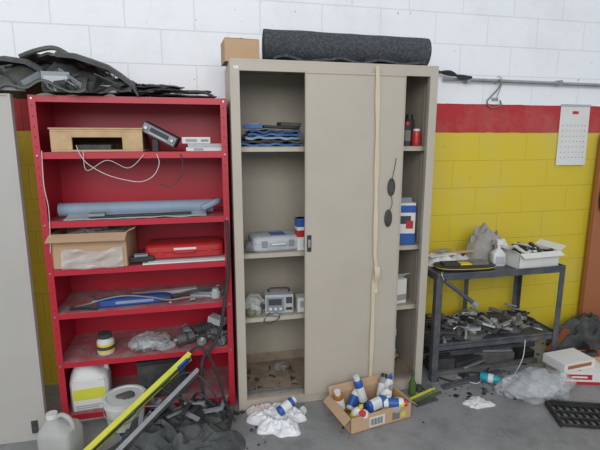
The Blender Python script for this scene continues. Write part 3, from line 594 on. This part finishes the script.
m=M();m.bar((1.46,-.60,.012),(1.95,-.50,.012),.035,.02,tblmat);m.bar((1.50,-.44,.015),(2.3,-.42,.015),.03,.03,ragcol);m.bar((2.0,-.56,.012),(2.36,-.48,.012),.04,.02,greyp);m.build("steel_offcut_bars",.001)
m=M();m.at(1.755,-.56,.033,ry=90,rz=-42);m.loft([(0,.026,.026,2),(.006,.03,.03,2),(.10,.03,.03,2),(.125,.014,.014,2),(.14,.013,.013,2)],cyan,24);m.loft([(.05,.0305,.0305,2),(.08,.0305,.0305,2)],white,24);m.loft([(.138,.017,.017,2),(.16,.016,.016,2)],white,20);m.build("cyan_squeeze_bottle")
m=M();m.heap(1.575,-.80,0,.085,.055,.03,ragw,71,14,.5,24,60,.6,.3);m.build("white_rag",0,60)
m=M();m.blob(2.02,-.78,.06,.22,.14,.10,clear,73,7,.35,.002);m.blob(2.03,-.77,.05,.17,.11,.07,clear,74,9,.4,.002);m.blob(1.87,-.74,.03,.11,.08,.05,clear,75,9,.4,.002);m.blob(2.05,-.78,.03,.10,.07,.035,clearb,76,14,.4,.002);m.build("clear_plastic_bag",0,60)
m=M();m.at(2.42,-.66,.001,rz=-16);m.box(-.16,.16,-.10,.10,0,.085,offw).box(-.161,.161,-.101,.101,.0,.02,redp).box(-.12,.04,-.102,-.1,.035,.07,redp).box(-.09,.01,-.1025,-.1,.046,.058,offw).box(-.14,-.02,-.08,.08,.085,.086,redp);m.build("red_and_white_parts_carton",.001)
m=M();m.at(2.36,-.64,.0885,rz=5).box(-.13,.13,-.085,.085,0,.06,offw).box(-.1,.1,-.086,-.085,.02,.045,orng);m.build("white_parts_carton",.001)
m=M();m.at(2.13,-1.07,.004,rz=-20)
for i in range(11): m.box(-.20+.04*i-.004,-.20+.04*i+.004,-.10,.10,.0,.016,black)
for j in range(4): m.box(-.21,.21,-.10+.065*j-.004,-.10+.065*j+.004,.002,.02,black)
m.box(-.215,-.205,-.11,.11,0,.035,black).box(.205,.215,-.11,.11,0,.035,black).box(-.215,.215,.10,.11,0,.035,black)
m.build("black_plastic_grille",.001)
m=M();m.heap(2.95,-.22,0,.36,.20,.24,cloth,81,6,.45,40,90,.5,.25);m.build("dark_jacket_heap",0,60)
m=M();m.at(2.78,-.52,.001,rz=-12);m.box(-.15,.15,-.06,.06,0,.06,wood).box(-.10,.17,-.05,.07,.06,.12,rustb).box(-.15,.05,-.06,.02,.12,.15,blk2);m.build("rusty_tool_boxes",.002)
m=M();m.bar((2.50,-.42,.02),(2.68,-.56,.10),.05,.02,blk2);m.bar((2.46,-.35,.02),(2.66,-.30,.16),.04,.02,rustb);m.bar((2.56,-.50,.012),(2.7,-.70,.012),.05,.02,black);m.heap(2.60,-.44,0,.12,.10,.09,ragcol,91,14,.7,24,60,.6,.3);m.build("rusty_scrap_brackets",.001)
m=M();m.at(3.02,-.03,0);m.box(0,.42,-.03,.0,0,1.62,orng).box(0,.03,-.038,-.03,0,1.62,orng).box(.39,.42,-.038,-.03,0,1.62,orng);m.build("orange_board",.002)
m=M()
for k in range(4): m.tube([(3.09+.045*math.cos(t)+.004*k,-.079-.008*k,1.14+.12*math.sin(t)) for t in [i*math.pi/5 for i in range(10)]],.009,rubber,8,4,True)
m.cyl((3.09,-.069,1.25),(3.09,-.12,1.255),.006,steel);m.build("coiled_air_hose")
# ------------------------------------------------------------------ wall things
m=M();m.cyl((1.66,-.035,1.985),(4.2,-.035,1.965),.013,steel,n=16)
for x in(1.85,2.6,3.4): m.box(x-.015,x+.015,-.05,0,1.965,2.0,steel)
m.build("wall_conduit_pipe")
m=M()
for k in range(3): m.tube([(1.42,-.02,2.0+.012*k),(1.55,-.03-.008*k,2.045-.016*k),(1.68,-.06-.006*k,2.01+.01*k),(1.78,-.065,2.005-.01*k),(1.86,-.06,1.998)],.008,rubber)
m.box(1.44,1.46,-.03,0,1.99,2.03,steel);m.build("black_air_hose")
m=M();m.tube([(2.08,-.012,1.97),(2.09,-.052,1.99),(2.09,-.052,1.94),(2.06,-.012,1.88),(2.03,-.01,1.84),(2.07,-.01,1.80),(2.14,-.012,1.82),(2.12,-.03,1.85)],.005,greyc);m.tube([(2.10,-.012,2.02),(2.11,-.05,1.99),(2.11,-.03,1.92),(2.10,-.01,1.86)],.003,steel);m.box(2.07,2.12,-.01,0,1.85,1.87,steel);m.build("wire_hook")
m=M()
m.sheet(lambda u,v:(2.665+.26*u,-.004-.012*v*math.sin(u*2.5)-.006*v,1.83-.45*v),10,12,offw,(0,.002,0))
m.box(2.665,2.925,-.012,-.004,1.822,1.835,lgrey)
m.build("wall_calendar")
m=M()
for r_ in range(7):
    z=1.68-.040*r_
    for c_ in range(7):
        x=2.695+.032*c_;u=(x-2.665)/.26;v=(1.83-z)/.45;y=-.004-.012*v*math.sin(u*2.5)-.006*v
        m.box(x,x+.007,y-.0012,y-.0004,z-.005,z+.003,redp if c_==6 else inkl)
m.box(2.77,2.82,-.0115,-.0085,1.765,1.785,redp);o=m.build("date_numbers")
cal=bpy.data.objects["wall_calendar"];part(o,cal)
# ------------------------------------------------------------------ debris
m=M()
def chip(x,y,s,c,z=.0005):
    n=rnd.randint(4,7);m.at(x,y,z,rz=U(0,360));pts=[(s*U(.5,1)*math.cos(2*math.pi*i/n),s*U(.3,1)*math.sin(2*math.pi*i/n)) for i in range(n)];h=U(.0015,.008)
    m.add([(p[0],p[1],0) for p in pts]+[(p[0],p[1],h) for p in pts],[tuple(reversed(range(n))),tuple(range(n,2*n))]+[(i,(i+1)%n,n+(i+1)%n,n+i) for i in range(n)],c)
for i in range(130):
    chip(U(-.2,2.5),-.56-abs(rnd.gauss(0,.12)),U(.004,.014),rnd.choice([blk2,ragcol,greyc,black,wood]))
for i in range(190): chip(U(1.45,2.9),U(-.75,-.1),U(.006,.035),rnd.choice([blk2,ragcol,greyc,black,black]))
for i in range(60): chip(U(-.5,.3),U(-1.05,-.55),U(.005,.02),rnd.choice([blk2,black,ragcol]))
m.build("floor_debris")
# ------------------------------------------------------------------ camera, light
cd=bpy.data.cameras.new("camera");cd.sensor_width=36;cd.lens=36*445/600;cd.clip_start=.05
co=bpy.data.objects.new("camera",cd);scn.collection.objects.link(co);co.location=(0,-2.95,1.57)
co.rotation_euler=(R(90-10.8),0,R(-12.5));scn.camera=co
w=bpy.data.worlds.new("sky");scn.world=w;w.use_nodes=True;bg=w.node_tree.nodes["Background"];bg.inputs[0].default_value=(.86,.93,1,1);bg.inputs[1].default_value=.62
def area(n,loc,tgt,sx,sy_,e,c):
    l=bpy.data.lights.new(n,"AREA");l.shape="RECTANGLE";l.size=sx;l.size_y=sy_;l.energy=e;l.color=c
    o=bpy.data.objects.new(n,l);scn.collection.objects.link(o);o.location=loc;o.rotation_euler=(Vector(tgt)-Vector(loc)).to_track_quat('-Z','Y').to_euler()
area("garage_door_daylight",(-.8,-6.2,3.4),(.8,0,1.1),5.5,2.6,235,(.97,.985,1))
scn.view_settings.view_transform="Standard"
